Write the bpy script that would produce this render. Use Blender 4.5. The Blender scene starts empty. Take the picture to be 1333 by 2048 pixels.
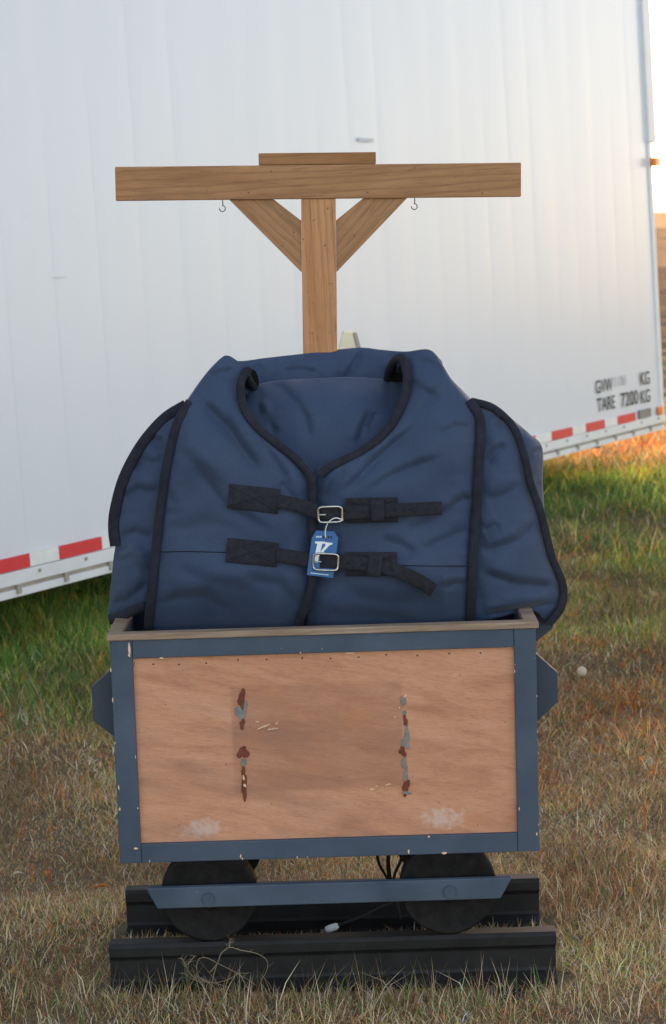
import bpy, bmesh, math, random
import numpy as np
from mathutils import Vector, Matrix
random.seed(7); rng = np.random.default_rng(11)
scene = bpy.context.scene
COL = scene.collection
R = math.radians

# ------------------------------------------------------------------ camera
F, CH, PITCH, ROLL = 4275.0, 1.685, math.atan(596/4275), R(0.6)   # measured for the 1333x2048 photograph
cam_d = bpy.data.cameras.new('camera'); cam = bpy.data.objects.new('camera', cam_d); COL.objects.link(cam)
cam_d.sensor_fit = 'VERTICAL'; cam_d.sensor_height = 36; cam_d.sensor_width = 24
cam_d.lens = F/2048*36
cam_d.clip_start = 0.05; cam_d.clip_end = 9000
cam.location = (0, 0, CH)
cam.rotation_euler = (Matrix.Rotation(R(90)-PITCH, 3, 'X') @ Matrix.Rotation(-ROLL, 3, 'Z')).to_euler()
cam_d.dof.use_dof = True; cam_d.dof.focus_distance = 4.52; cam_d.dof.aperture_fstop = 8.5
scene.camera = cam

# ------------------------------------------------------------------ light
SUN_EL, SUN_AZ = R(6.0), R(-12.0)          # low evening sun behind the trailer (azimuth from +Y to +X)
world = bpy.data.worlds.new('World'); scene.world = world; world.use_nodes = True
wn = world.node_tree.nodes; wl = world.node_tree.links
bg = wn['Background']; sky = wn.new('ShaderNodeTexSky'); sky.sky_type = 'NISHITA'; sky.sun_disc = False
sky.sun_elevation = SUN_EL; sky.sun_rotation = SUN_AZ
sky.air_density = 0.55; sky.dust_density = 2.0; sky.ozone_density = 0.2
bg.inputs['Strength'].default_value = 0.15
tint = wn.new('ShaderNodeMix'); tint.data_type = 'RGBA'; tint.blend_type = 'MULTIPLY'; tint.inputs[0].default_value = 1
tint.inputs[7].default_value = (1.24, 1.02, .87, 1)                # even warm cast of the evening air (white balance for shade)
wl.new(sky.outputs[0], tint.inputs[6]); wl.new(tint.outputs[2], bg.inputs['Color'])
sun_d = bpy.data.lights.new('sun', 'SUN'); sun = bpy.data.objects.new('sun', sun_d); COL.objects.link(sun)
sun_d.energy = 0.5; sun_d.angle = R(0.5); sun_d.color = (1.0, 0.64, 0.34)
sd = Vector((math.sin(SUN_AZ)*math.cos(SUN_EL), math.cos(SUN_AZ)*math.cos(SUN_EL), math.sin(SUN_EL)))
sun.rotation_euler = sd.to_track_quat('Z', 'Y').to_euler(); sun.location = (3, 30, 8)
vs = scene.view_settings; vs.view_transform = 'Standard'; vs.look = 'None'; vs.gamma = 1; vs.use_curve_mapping = False
vs.exposure = 2.65
scene.render.engine = 'CYCLES'
scene.render.resolution_x = 666; scene.render.resolution_y = 1024

# ------------------------------------------------------------------ helpers
def lin(r, g, b):
    f = lambda c: (c/255/12.92 if c/255 <= .04045 else ((c/255+.055)/1.055)**2.4)
    return (f(r), f(g), f(b), 1)
def ray(px, py):
    a = np.asarray(px, float)-666.5; b = 1024-np.asarray(py, float)
    c, s = math.cos(ROLL), math.sin(ROLL)
    a, b = a*c+b*s, -a*s+b*c
    return a/F, math.cos(PITCH)+b/F*math.sin(PITCH), -math.sin(PITCH)+b/F*math.cos(PITCH)
def W(px, py, Y):
    "world point at depth Y seen at the photograph's pixel (a survey of the photo; each thing has its own measured depth)"
    dx, dy, dz = ray(px, py); t = np.asarray(Y, float)/dy
    return np.stack([dx*t, np.broadcast_to(Y, np.shape(t)).astype(float), CH+dz*t], -1)
def w1(px, py, Y): return Vector(W(px, py, Y).tolist())
def mesh_obj(name, verts, faces, mat=None, parent=None, smooth=False):
    me = bpy.data.meshes.new(name); me.from_pydata([tuple(v) for v in verts], [], [tuple(f) for f in faces]); me.update()
    return link(name, me, mat, parent, smooth)
def link(name, me, mat=None, parent=None, smooth=False):
    o = bpy.data.objects.new(name, me); COL.objects.link(o)
    if mat and len(me.materials) == 0: me.materials.append(mat)
    if smooth: me.polygons.foreach_set('use_smooth', [True]*len(me.polygons))
    if parent: o.parent = parent
    return o
def bm_obj(name, bm, mat, parent=None, smooth=False):
    me = bpy.data.meshes.new(name); bm.normal_update(); bm.to_mesh(me); bm.free()
    return link(name, me, mat, parent, smooth)
def box(name, x0, x1, y0, y1, z0, z1, mat, parent=None, bevel=0.002):
    bm = bmesh.new(); bmesh.ops.create_cube(bm, size=1)
    for v in bm.verts: v.co = ((x0+x1)/2+v.co.x*(x1-x0), (y0+y1)/2+v.co.y*(y1-y0), (z0+z1)/2+v.co.z*(z1-z0))
    if bevel: bmesh.ops.bevel(bm, geom=bm.edges[:], offset=bevel, segments=2, affect='EDGES', profile=.5)
    return bm_obj(name, bm, mat, parent)
def prism(name, poly, axis, a0, a1, mat, parent=None, bevel=0.0015):
    "extrude a 2D polygon along axis 'x' (poly = y,z) or 'y' (poly = x,z) or 'z' (poly = x,y)"
    def p(u, v, a): return {'x': (a, u, v), 'y': (u, a, v), 'z': (u, v, a)}[axis]
    bm = bmesh.new(); n = len(poly)
    A = [bm.verts.new(p(*q, a0)) for q in poly]; B = [bm.verts.new(p(*q, a1)) for q in poly]
    bm.faces.new(A); bm.faces.new(B[::-1])
    for i in range(n): bm.faces.new((A[i], B[i], B[(i+1) % n], A[(i+1) % n]))
    bmesh.ops.recalc_face_normals(bm, faces=bm.faces[:])
    if bevel: bmesh.ops.bevel(bm, geom=bm.edges[:], offset=bevel, segments=2, affect='EDGES', profile=.5)
    return bm_obj(name, bm, mat, parent)
def tube_verts(pts, rads, n=8):
    pts = [Vector(p) for p in pts]; V = []; Fc = []
    if not hasattr(rads, '__len__'): rads = [rads]*len(pts)
    up = Vector((0.13, 0.31, 0.94)).normalized()
    for i, p in enumerate(pts):
        t = (pts[min(i+1, len(pts)-1)]-pts[max(i-1, 0)])
        t = t.normalized() if t.length > 1e-9 else Vector((0, 0, 1))
        a = t.cross(up)
        if a.length < 1e-3: a = t.cross(Vector((1, 0, 0)))
        a.normalize(); b = t.cross(a); up = -b if False else up
        for k in range(n):
            w = 2*math.pi*k/n; V.append(p+a*(math.cos(w)*rads[i])+b*(math.sin(w)*rads[i]))
    for i in range(len(pts)-1):
        for k in range(n): Fc.append((i*n+k, i*n+(k+1) % n, (i+1)*n+(k+1) % n, (i+1)*n+k))
    Fc.append(tuple(range(n))[::-1]); Fc.append(tuple((len(pts)-1)*n+k for k in range(n)))
    return V, Fc
def tube(name, pts, r, mat, parent=None, n=8):
    V, Fc = tube_verts(pts, r, n); return mesh_obj(name, V, Fc, mat, parent, True)
def empty(name, loc=(0, 0, 0), rot=(0, 0, 0)):
    o = bpy.data.objects.new(name, None); COL.objects.link(o); o.location = loc; o.rotation_euler = rot; o.empty_display_size = .1
    return o
def tag(o, label=None, cat=None, group=None, kind=None):
    if label: o['label'] = label
    if cat: o['category'] = cat
    if group: o['group'] = group
    if kind: o['kind'] = kind
    return o
def spline(pts, n):
    "Catmull-Rom through pts, resampled to n points evenly by length"
    P = np.array(pts, float); Q = np.vstack([2*P[0]-P[1], P, 2*P[-1]-P[-2]]); out = []
    for i in range(1, len(Q)-2):
        for t in np.linspace(0, 1, 24, endpoint=False):
            a, b, c, d = Q[i-1], Q[i], Q[i+1], Q[i+2]
            out.append(.5*((2*b)+(c-a)*t+(2*a-5*b+4*c-d)*t*t+(3*b-a-3*c+d)*t**3))
    out.append(P[-1]); out = np.array(out)
    s = np.r_[0, np.cumsum(np.linalg.norm(np.diff(out, axis=0), axis=1))]
    q = np.linspace(0, s[-1], n)
    return np.stack([np.interp(q, s, out[:, k]) for k in range(out.shape[1])], -1)
class Noise:
    def __init__(s, seed): s.g = np.random.default_rng(seed).random((256, 256))
    def __call__(s, x, y):
        x = np.asarray(x, float); y = np.asarray(y, float); xi = np.floor(x).astype(int); yi = np.floor(y).astype(int)
        fx = x-xi; fy = y-yi; fx = fx*fx*(3-2*fx); fy = fy*fy*(3-2*fy); g = lambda a, b: s.g[a % 256, b % 256]
        return (g(xi, yi)*(1-fx)+g(xi+1, yi)*fx)*(1-fy)+(g(xi, yi+1)*(1-fx)+g(xi+1, yi+1)*fx)*fy
N1, N2, N3, N4 = Noise(1), Noise(2), Noise(3), Noise(4)

# ------------------------------------------------------------------ materials
class M:
    "small node-graph builder"
    def __init__(s, name, rough=.6, spec=.4):
        s.m = bpy.data.materials.new(name); s.m.use_nodes = True; s.t = s.m.node_tree; s.n = s.t.nodes
        s.b = s.n['Principled BSDF']; s.b.inputs['Roughness'].default_value = rough; s.b.inputs['Specular IOR Level'].default_value = spec
        s.tc = s.n.new('ShaderNodeTexCoord')
    def L(s, a, b): s.t.links.new(a, b)
    def coord(s, scale=(1, 1, 1), rot=(0, 0, 0), loc=(0, 0, 0), src='Object'):
        v = s.tc.outputs[src]
        if any(rot):                                   # turn first, then stretch
            r_ = s.n.new('ShaderNodeMapping'); r_.inputs['Rotation'].default_value = rot; s.L(v, r_.inputs[0]); v = r_.outputs[0]
        k = s.n.new('ShaderNodeMapping'); k.inputs['Scale'].default_value = scale
        k.inputs['Location'].default_value = loc; s.L(v, k.inputs[0]); return k.outputs[0]
    def noise(s, vec, scale, detail=4, rough=.55, dist=0):
        k = s.n.new('ShaderNodeTexNoise'); k.inputs['Scale'].default_value = scale; k.inputs['Detail'].default_value = detail
        k.inputs['Roughness'].default_value = rough; k.inputs['Distortion'].default_value = dist; s.L(vec, k.inputs['Vector']); return k.outputs[0]
    def wave(s, vec, scale, dist=2, detail=2, dscale=1, direction='X'):
        k = s.n.new('ShaderNodeTexWave'); k.bands_direction = direction; k.inputs['Scale'].default_value = scale; k.inputs['Distortion'].default_value = dist
        k.inputs['Detail'].default_value = detail; k.inputs['Detail Scale'].default_value = dscale; s.L(vec, k.inputs['Vector']); return k.outputs['Fac']
    def ramp(s, fac, stops):
        k = s.n.new('ShaderNodeValToRGB'); e = k.color_ramp.elements
        while len(e) < len(stops): e.new(.5)
        for el, (p, c) in zip(e, stops): el.position = p; el.color = c if len(c) == 4 else (*c, 1)
        s.L(fac, k.inputs[0]); return k.outputs[0]
    def mix(s, fac, a, b, mode='MIX'):
        k = s.n.new('ShaderNodeMix'); k.data_type = 'RGBA'; k.blend_type = mode
        for v, i in ((fac, 0), (a, 6), (b, 7)):
            if hasattr(v, 'links'): s.L(v, k.inputs[i])
            else: k.inputs[i].default_value = v
        return k.outputs[2]
    def math(s, op, a, b=0.0, c=0.0):
        k = s.n.new('ShaderNodeMath'); k.operation = op
        for v, i in ((a, 0), (b, 1), (c, 2)):
            if hasattr(v, 'links'): s.L(v, k.inputs[i])
            else: k.inputs[i].default_value = v
        return k.outputs[0]
    def color(s, c):
        if hasattr(c, 'links'): s.L(c, s.b.inputs['Base Color'])
        else: s.b.inputs['Base Color'].default_value = c
        return s
    def bump(s, h, strength=.3, dist=.002):
        k = s.n.new('ShaderNodeBump'); k.inputs['Strength'].default_value = strength; k.inputs['Distance'].default_value = dist
        s.L(h, k.inputs['Height']); s.L(k.outputs[0], s.b.inputs['Normal']); return s
    def sep(s, vec):
        k = s.n.new('ShaderNodeSeparateXYZ'); s.L(vec, k.inputs[0]); return k.outputs

def g(v): return (v, v, v, 1)
def mat_paint(name, base, light):
    m = M(name, .55, .35); v = m.coord()
    n = m.noise(v, 7, 6); c = m.ramp(n, [(.3, base), (.75, light)])
    st = m.noise(m.coord((8, 8, 160)), 4, 4); c = m.mix(m.math('MULTIPLY', st, .3), c, g(.03)); rub = m.ramp(m.noise(v, 16, 7, .75), [(.6, g(0)), (.72, g(.35))]); c = m.mix(rub, c, (.13, .15, .18, 1))
    chip = m.ramp(m.noise(v, 55, 3, .7), [(.735, g(0)), (.75, g(1))])
    c = m.mix(chip, c, lin(190, 170, 145)); m.color(c); m.bump(m.noise(v, 160, 3), .25, .001)
    rg = m.ramp(n, [(.2, g(.45)), (.8, g(.7))]); m.L(rg, m.b.inputs['Roughness']); return m.m
PAINT = mat_paint('blue_grey_paint', (.043, .066, .103, 1), (.082, .110, .154, 1))
PAINT_DK = mat_paint('dark_slate_paint', (.035, .05, .075, 1), (.05, .066, .092, 1))
def mat_wood(name, axis, c0, c1, c2, gs=1.0, spec=.3, rot=0.0, slope=.05, seed=0.0):
    "boards sawn along x or z; growth lines run along the board with a slight slope"
    m = M(name, .72, spec); ang = {'x': slope, 'z': R(90)+slope}[axis]+rot
    def al(k, across, loc=0): return m.coord((k, across, across), (0, ang, 0), (seed+loc, seed, seed))
    n = m.noise(al(1.5, 9), 2.0*gs, 5, .6, .5); fine = m.noise(al(14, 150), 2.2, 3)
    ring = m.wave(al(.55, 5.5, .3), 3.4*gs, 5.5, 3, 1.4, 'Z')
    c = m.ramp(n, [(.25, c0), (.5, c1), (.78, c2)])
    line = m.ramp(ring, [(.0, g(.42)), (.25, g(.10)), (.5, g(0))]); c = m.mix(m.math('MULTIPLY', line, m.ramp(n, [(.3, g(.35)), (.7, g(1))])), c, tuple(k*.45 for k in c0[:3])+(1,))
    c = m.mix(m.math('MULTIPLY', fine, .5), c, c0)
    gl = m.ramp(m.noise(al(9, 170, .7), 1.6, 2), [(.57, g(0)), (.72, g(.45))]); c = m.mix(gl, c, lin(96, 68, 48))
    blot = m.ramp(m.noise(m.coord((6, 6, 6), loc=(seed, 0, 0)), 1.3, 6, .65), [(.52, g(0)), (.75, g(.4))]); c = m.mix(blot, c, lin(112, 92, 76))
    spk = m.ramp(m.noise(m.coord(), 120, 2), [(.70, g(0)), (.74, g(.7))]); c = m.mix(spk, c, lin(66, 48, 38))
    m.color(c); m.bump(m.math('ADD', fine, m.math('MULTIPLY', ring, .4)), .35, .0015); return m.m
BEAM = mat_wood('weathered_beam_wood', 'x', lin(138, 98, 66), lin(174, 128, 88), lin(192, 146, 104))
POST = mat_wood('post_wood', 'z', lin(172, 118, 78), lin(196, 142, 98), lin(208, 158, 114))
BRACE_R = mat_wood('right_brace_wood', 'x', lin(140, 100, 68), lin(172, 128, 90), lin(188, 144, 104), rot=R(45), seed=3.1)
BRACE_L = mat_wood('left_brace_wood', 'x', lin(140, 100, 68), lin(172, 128, 90), lin(188, 144, 104), rot=R(-45), seed=5.7)
BLOCK = mat_wood('block_wood', 'x', lin(130, 90, 56), lin(160, 114, 72), lin(174, 128, 84))
RIMW = mat_wood('bare_rim_wood', 'x', lin(120, 100, 84), lin(160, 136, 114), lin(190, 168, 146))
def mat_ply():
    m = M('plywood', .72, .3)
    v = m.coord((2.0, 1, 9), (0, R(-10), 0))
    n = m.noise(v, 2.2, 6, .6, .8); fine = m.noise(m.coord((10, 1, 110), (0, R(-7), 0)), 3, 3)
    c = m.ramp(n, [(.25, lin(184, 126, 95)), (.5, lin(212, 154, 120)), (.8, lin(224, 170, 138))])
    c = m.mix(m.math('MULTIPLY', fine, .4), c, lin(128, 84, 62))
    fl = m.ramp(m.noise(m.coord((30, 1, 240), (0, R(-8), 0)), 3, 2), [(.5, g(0)), (.75, g(.3))]); c = m.mix(fl, c, lin(112, 76, 60))
    x, y, z = m.sep(m.coord())                     # panel-local metres, origin at cart base
    def band(u, a, b, soft):
        k = m.n.new('ShaderNodeMapRange'); k.interpolation_type = 'SMOOTHSTEP'; m.L(u, k.inputs[0])
        k.inputs[1].default_value = a-soft; k.inputs[2].default_value = a+soft
        k2 = m.n.new('ShaderNodeMapRange'); k2.interpolation_type = 'SMOOTHSTEP'; m.L(u, k2.inputs[0])
        k2.inputs[1].default_value = b-soft; k2.inputs[2].default_value = b+soft; k2.inputs[3].default_value = 1; k2.inputs[4].default_value = 0
        return m.math('MULTIPLY', k.outputs[0], k2.outputs[0])
    rect = m.math('MULTIPLY', band(x, -.20, .165, .006), band(z, .462, .695, .008))   # darker print of a board that once hung there
    rect = m.math('MULTIPLY', rect, m.ramp(m.noise(m.coord((3, 1, 5)), 2, 5), [(.3, g(.25)), (.7, g(.8))]))
    c = m.mix(m.math('MULTIPLY', rect, .62), c, lin(134, 90, 74))
    d = m.ramp(m.noise(m.coord((1.5, 1, 6), (0, R(-14), 0)), 2.4, 4), [(.52, g(0)), (.72, g(.45))]); c = m.mix(d, c, lin(132, 98, 86))
    o = m.ramp(m.noise(m.coord((4, 1, 3)), 3.1, 4), [(.6, g(0)), (.75, g(.4))]); c = m.mix(o, c, lin(196, 128, 84))
    for sx, sz, rx, rz in ((-.27, .385, .05, .024), (.245, .392, .055, .026)):         # pale scuffs
        e = m.math('ADD', m.math('POWER', m.math('DIVIDE', m.math('SUBTRACT', x, sx), rx), 2), m.math('POWER', m.math('DIVIDE', m.math('SUBTRACT', z, sz), rz), 2))
        e = m.math('ADD', e, m.math('MULTIPLY', m.math('SUBTRACT', m.noise(m.coord(), 75, 6, .7), .5), 4.0))
        c = m.mix(m.ramp(e, [(.0, g(.55)), (.9, g(0))]), c, lin(205, 185, 175))
    spk = m.ramp(m.noise(m.coord(), 95, 2), [(.72, g(0)), (.76, g(.6))]); c = m.mix(spk, c, lin(90, 62, 50))
    m.color(c); m.bump(fine, .2, .001); return m.m
PLY = mat_ply()
def simple(name, c, rough=.6, spec=.4, metal=0, var=.0, scale=20, bump=0):
    m = M(name, rough, spec); m.b.inputs['Metallic'].default_value = metal
    if var:
        n = m.noise(m.coord(), scale, 5); c2 = tuple(min(1, k*(1+var)) for k in c[:3])+(1,); c1 = tuple(k*(1-var) for k in c[:3])+(1,)
        m.color(m.ramp(n, [(.3, c1), (.7, c2)]))
    else: m.color(c)
    if bump: m.bump(m.noise(m.coord(), scale*6, 3), .4, bump)
    return m.m
RAIL = simple('black_rail_paint', (.011, .0105, .0105, 1), .62, .3, var=.45, scale=14, bump=.001)
WHEEL = simple('black_wheel_paint', (.008, .007, .0065, 1), .75, .2, var=.6, scale=40, bump=.001)
for mt_ in (RAIL, WHEEL):
    t_ = mt_.node_tree; b_ = t_.nodes['Principled BSDF']; src_ = b_.inputs['Base Color'].links[0].from_socket
    nz_ = t_.nodes.new('ShaderNodeTexNoise'); nz_.inputs['Scale'].default_value = 38; nz_.inputs['Detail'].default_value = 8; nz_.inputs['Roughness'].default_value = .75
    t_.links.new(next(n for n in t_.nodes if n.type == 'TEX_COORD').outputs['Object'], nz_.inputs['Vector'])
    rp_ = t_.nodes.new('ShaderNodeValToRGB'); rp_.color_ramp.elements[0].position = .56; rp_.color_ramp.elements[0].color = (0, 0, 0, 1); rp_.color_ramp.elements[1].position = .78; rp_.color_ramp.elements[1].color = (.5, .5, .5, 1)
    t_.links.new(nz_.outputs[0], rp_.inputs[0]); mx_ = t_.nodes.new('ShaderNodeMix'); mx_.data_type = 'RGBA'; t_.links.new(rp_.outputs[0], mx_.inputs[0]); t_.links.new(src_, mx_.inputs[6]); mx_.inputs[7].default_value = (.055, .043, .032, 1)
    t_.links.new(mx_.outputs[2], b_.inputs['Base Color'])
TIE = simple('dark_tie_wood', (.022, .02, .02, 1), .8, .2, var=.4)
def mat_fabric():
    m = M('navy_blanket_nylon', .66, .28); v = m.coord()
    n = m.noise(v, 9, 5); c = m.ramp(n, [(.3, (.027, .046, .092, 1)), (.7, (.035, .057, .112, 1))])
    dust = m.ramp(m.noise(v, 4, 6, .7), [(.5, g(0)), (.8, g(.16))]); c = m.mix(dust, c, (.10, .11, .14, 1))
    wv = m.ramp(m.noise(m.coord((330, 330, 330)), 1, 2), [(.35, g(.90)), (.65, g(1.10))]); c = m.mix(1.0, c, wv, 'MULTIPLY')
    m.color(c)
    w1_ = m.noise(m.coord((900, 900, 900)), 1, 1); m.bump(m.math('ADD', m.math('MULTIPLY', w1_, .25), m.noise(v, 26, 4)), .22, .006)
    m.b.inputs['Sheen Weight'].default_value = .12; m.b.inputs['Sheen Roughness'].default_value = .5
    return m.m
FAB = mat_fabric()
BIND = simple('black_binding_tape', (.023, .024, .034, 1), .9, .15, var=.25, scale=60, bump=.0008)
WEB = simple('black_webbing', (.022, .022, .029, 1), .85, .2, var=.3, scale=90, bump=.0008)
HOLLOW = simple('painted_hollow_shade', (.010, .009, .010, 1), .9, .1)  # near-black colour standing for the shade in the collar openings
STITCH = simple('dark_stitching', (.012, .014, .022, 1), .8, .2)
STEEL = simple('brushed_steel', (.52, .50, .46, 1), .3, .5, metal=1, var=.2, scale=80)
WIRE = simple('dark_wire', (.10, .075, .055, 1), .5, .5, metal=.7)
TAGB = simple('blue_card', (.035, .13, .33, 1), .5, .4, var=.06)
WHITE = simple('white_print', (.75, .78, .80, 1), .6, .3)
INK = simple('black_ink', (.02, .025, .03, 1), .6, .3)
STRING = simple('white_cord', (.7, .7, .68, 1), .7, .2)
GLUE_R = simple('rust_brown_glue', lin(112, 58, 42), .7, .3, var=.4, scale=90, bump=.001)
GLUE_G = simple('grey_green_glue', lin(126, 122, 118), .7, .3, var=.25, scale=60, bump=.001)
PALE = simple('torn_pale_fibre', lin(226, 190, 158), .8, .2)
NAIL = simple('dark_nail', lin(82, 56, 46), .7, .3)
def mat_trailer():
    m = M('white_trailer_paint', .32, .5)
    n = m.noise(m.coord((2.2, 2.2, .25)), 2.4, 5); c = m.ramp(n, [(.3, (.655, .69, .74, 1)), (.7, (.69, .715, .755, 1))])
    sm = m.ramp(m.noise(m.coord((1, 1, 2.5), loc=(3, 0, 1)), 1.9, 6, .7), [(.66, g(0)), (.8, g(.25))]); c = m.mix(sm, c, lin(170, 168, 165))
    m.color(c); m.bump(m.noise(m.coord((2.6, 2.6, .16)), 2.0, 3), .07, .012)
    m.b.inputs['Coat Weight'].default_value = .25; m.b.inputs['Coat Roughness'].default_value = .12; return m.m
TRAIL = mat_trailer()
TRIM = simple('white_aluminium_trim', (.68, .69, .70, 1), .4, .5, var=.05, scale=6)
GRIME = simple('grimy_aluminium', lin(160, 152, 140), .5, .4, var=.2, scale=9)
DARK = simple('dark_steel', (.03, .03, .03, 1), .7, .3, var=.3)
RUBBER = simple('tyre_rubber', (.02, .02, .02, 1), .85, .2)
def mat_tape(name, c):
    m = M(name, .35, .5); n = m.noise(m.coord(), 18, 4); m.color(m.ramp(n, [(.3, c), (.75, tuple(min(1, k*1.15) for k in c[:3])+(1,))])); return m.m
RED = mat_tape('red_reflective_tape', lin(205, 40, 52)); WTAPE = mat_tape('white_reflective_tape', (.70, .70, .68, 1))
GREYP = simple('grey_decal', lin(122, 120, 118), .5, .4)
AMBER = simple('amber_lens', lin(240, 125, 30), .25, .5)
TEXTM = simple('stencil_black', lin(52, 56, 52), .6, .3, var=.3, scale=30)
GHOST = simple('worn_stencil_grey', lin(188, 190, 190), .6, .3)
SCUFF = simple('pale_scuff', (.60, .605, .61, 1), .6, .3)
CREAM = simple('cream_paint', lin(226, 216, 186), .6, .3, var=.08, scale=9)
def mat_ground():
    m = M('dry_soil_and_thatch', .95, .1); v = m.coord()
    a = m.ramp(m.noise(v, 3, 8, .7), [(.3, (.11, .083, .056, 1)), (.7, (.24, .18, .12, 1))])
    b = m.ramp(m.noise(v, 1.1, 5), [(.45, g(0)), (.6, g(.7))]); c = m.mix(b, a, (.06, .07, .03, 1))
    m.color(c); m.bump(m.noise(v, 40, 6), .8, .02); return m.m
def mat_field():
    m = M('stubble_field', .95, .1); v = m.coord((.25, 1, 1))
    a = m.ramp(m.noise(v, .35, 8, .7), [(.3, (.13, .075, .042, 1)), (.7, (.25, .15, .082, 1))])
    m.color(a); m.bump(m.noise(m.coord(), 6, 6), .8, .05); return m.m

# ------------------------------------------------------------------ ground, field
def gz(x, y):
    x = np.asarray(x, float); y = np.asarray(y, float)
    d = np.clip((np.hypot((x)/.75, (y-4.66)/.45)-1)/.6, 0, 1)      # level pad under the track
    return .020*(1-d)+d*(.05*(N1(x*.8+9, y*.8)-.5)+.035*(N2(x*3, y*3)-.5))
def grid_sheet(name, xs, ys, zf, mat):
    X, Y = np.meshgrid(xs, ys); Z = zf(X, Y); V = np.stack([X, Y, Z], -1).reshape(-1, 3); nx, ny = len(xs), len(ys)
    i = (np.arange(ny-1)[:, None]*nx+np.arange(nx-1)[None]).ravel()
    return mesh_obj(name, V, np.stack([i, i+1, i+nx+1, i+nx], -1).tolist(), mat, None, True)
gx = np.r_[-3000, -300, -60, np.linspace(-14, -3.1, 40), np.linspace(-3, 3.6, 133), np.linspace(3.8, 14, 40), 60, 300, 3000]
gy = np.r_[-3000, -300, -40, np.linspace(-4, 3, 30), np.linspace(3.05, 21, 360), 60, 400, 4000]
def gzf(X, Y): 
    return np.where((abs(X) < 15) & (Y > -5) & (Y < 22), gz(X, Y), 0.0)-np.where(Y > 22, .3, 0)
tag(grid_sheet('ground', gx, gy, gzf, mat_ground()), kind='structure')
FIELD_Y = 19.5
fy = np.r_[np.linspace(FIELD_Y, 60, 330), np.linspace(61, 200, 200), 400, 1000, 4500]
tag(grid_sheet('field', np.r_[-2500, -200, np.linspace(-12, 14, 27), 200, 2500], fy,
    lambda X, Y: .03+np.where(Y < 210, .05*np.sin(Y*6.5+.8*N3(X*.4, Y*.2))+.10*N1(X*.5, Y*.9), .08)*np.clip((Y-FIELD_Y)/.6, 0, 1), mat_field()), kind='structure')

# ------------------------------------------------------------------ cart (rigidly tilted 1.15 degrees with its track)
TILT = R(-1.15)
cart = empty('mine_cart', (-.0085, 4.66, 0), (0, TILT, 0))
tag(cart, 'blue-framed plywood mine cart on black wheels holding the folded blanket', 'cart')
YF = 4.45-4.66; YB = 4.87-4.66; HW = .4515; Z0, Z1 = .3146, .803
# front: plywood sheet with four raised painted boards
box('front_panel', -HW+.004, HW-.004, YF+.012, YF+.024, Z0+.003, Z1-.001, PLY, cart, .001)
SW = .0465; RH = .040
box('frame_board', -HW, -HW+SW, YF, YF+.0115, Z0, Z1, PAINT, cart, .0018)
box('frame_board', HW-SW, HW, YF, YF+.0115, Z0, Z1, PAINT, cart, .0018)
box('frame_board', -HW+SW+.0006, HW-SW-.0006, YF+.0004, YF+.0115, Z1-RH, Z1, PAINT, cart, .0018)
box('frame_board', -HW+SW+.0006, HW-SW-.0006, YF+.0004, YF+.0115, Z0, Z0+RH+.002, PAINT, cart, .0018)
for s in (-1, 1):
    box('side_wall', *sorted((s*(HW-.002), s*(HW-.014))), YF+.0245, YB-.0145, Z0+.004, Z1-.001, PAINT, cart, .001)
box('back_wall', -HW+.002, HW-.002, YB-.014, YB, Z0+.004, Z1-.001, PAINT, cart, .001)
box('box_floor', -HW+.0145, HW-.0145, YF+.0245, YB-.0145, Z0+.006, Z0+.018, PLY, cart, .001)
# bare wooden rim
box('rim_board', -HW-.006, HW+.006, YF-.006, YF+.026, Z1+.0005, Z1+.0145, RIMW, cart, .002)
box('rim_board', -HW-.006, HW+.006, YB-.020, YB+.006, Z1+.0005, Z1+.0145, RIMW, cart, .002)
for s in (-1, 1):
    box('rim_board', *sorted((s*(HW+.006), s*(HW-.024))), YF+.0266, YB-.0206, Z1+.0005, Z1+.0142, RIMW, cart, .002)
# chamfered bumper plates on both ends
def bumper(s, y, zc, h, w, ch):
    x0 = s*(HW-.0015); x1 = s*(HW+w)
    prism('bumper_plate', [(x0, zc+h), (x0+s*w*.12, zc+h), (x1, zc+h-ch), (x1, zc-h+ch), (x0+s*w*.12, zc-h), (x0, zc-h)], 'y', y, y+.016, PAINT_DK, cart, .002)
bumper(-1, YF+.07, .652, .077, .052, .04); bumper(1, YF+.07, .658, .077, .052, .045)
bumper(1, YF+.22, .772, .055, .058, .04); bumper(-1, YF+.27, .742, .055, .030, .022)
# wheels, side bars, axles
def wheel(x, y):
    prof = [(0, -.024), (.030, -.024), (.034, -.019), (.088, -.019), (.094, -.023), (.101, -.023), (.1045, -.019), (.1045, .016), (.100, .020), (0, .020)]
    n = 48; V = []; Fc = []
    for r, d in prof[1:-1]:
        for k in range(n): V.append((x+r*math.cos(2*math.pi*k/n), y+d, .2385+r*math.sin(2*math.pi*k/n)))
    m_ = len(prof)-2
    for i in range(m_-1):
        for k in range(n): Fc.append((i*n+k, i*n+(k+1) % n, (i+1)*n+(k+1) % n, (i+1)*n+k))
    Fc.append(tuple(range(n))); Fc.append(tuple((m_-1)*n+k for k in range(n))[::-1])
    o = mesh_obj('wheel', V, Fc, WHEEL, cart, True); o.modifiers.new('edge', 'EDGE_SPLIT').split_angle = R(35)
WX = (-.2625, .2535)
for y in (4.475-4.66, 4.85-4.66):
    for x in WX: wheel(x, y)
for x in WX:
    tube('axle', [(x, 4.50-4.66, .2385), (x, 4.825-4.66, .2385)], .012, WHEEL, cart, 12)
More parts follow.
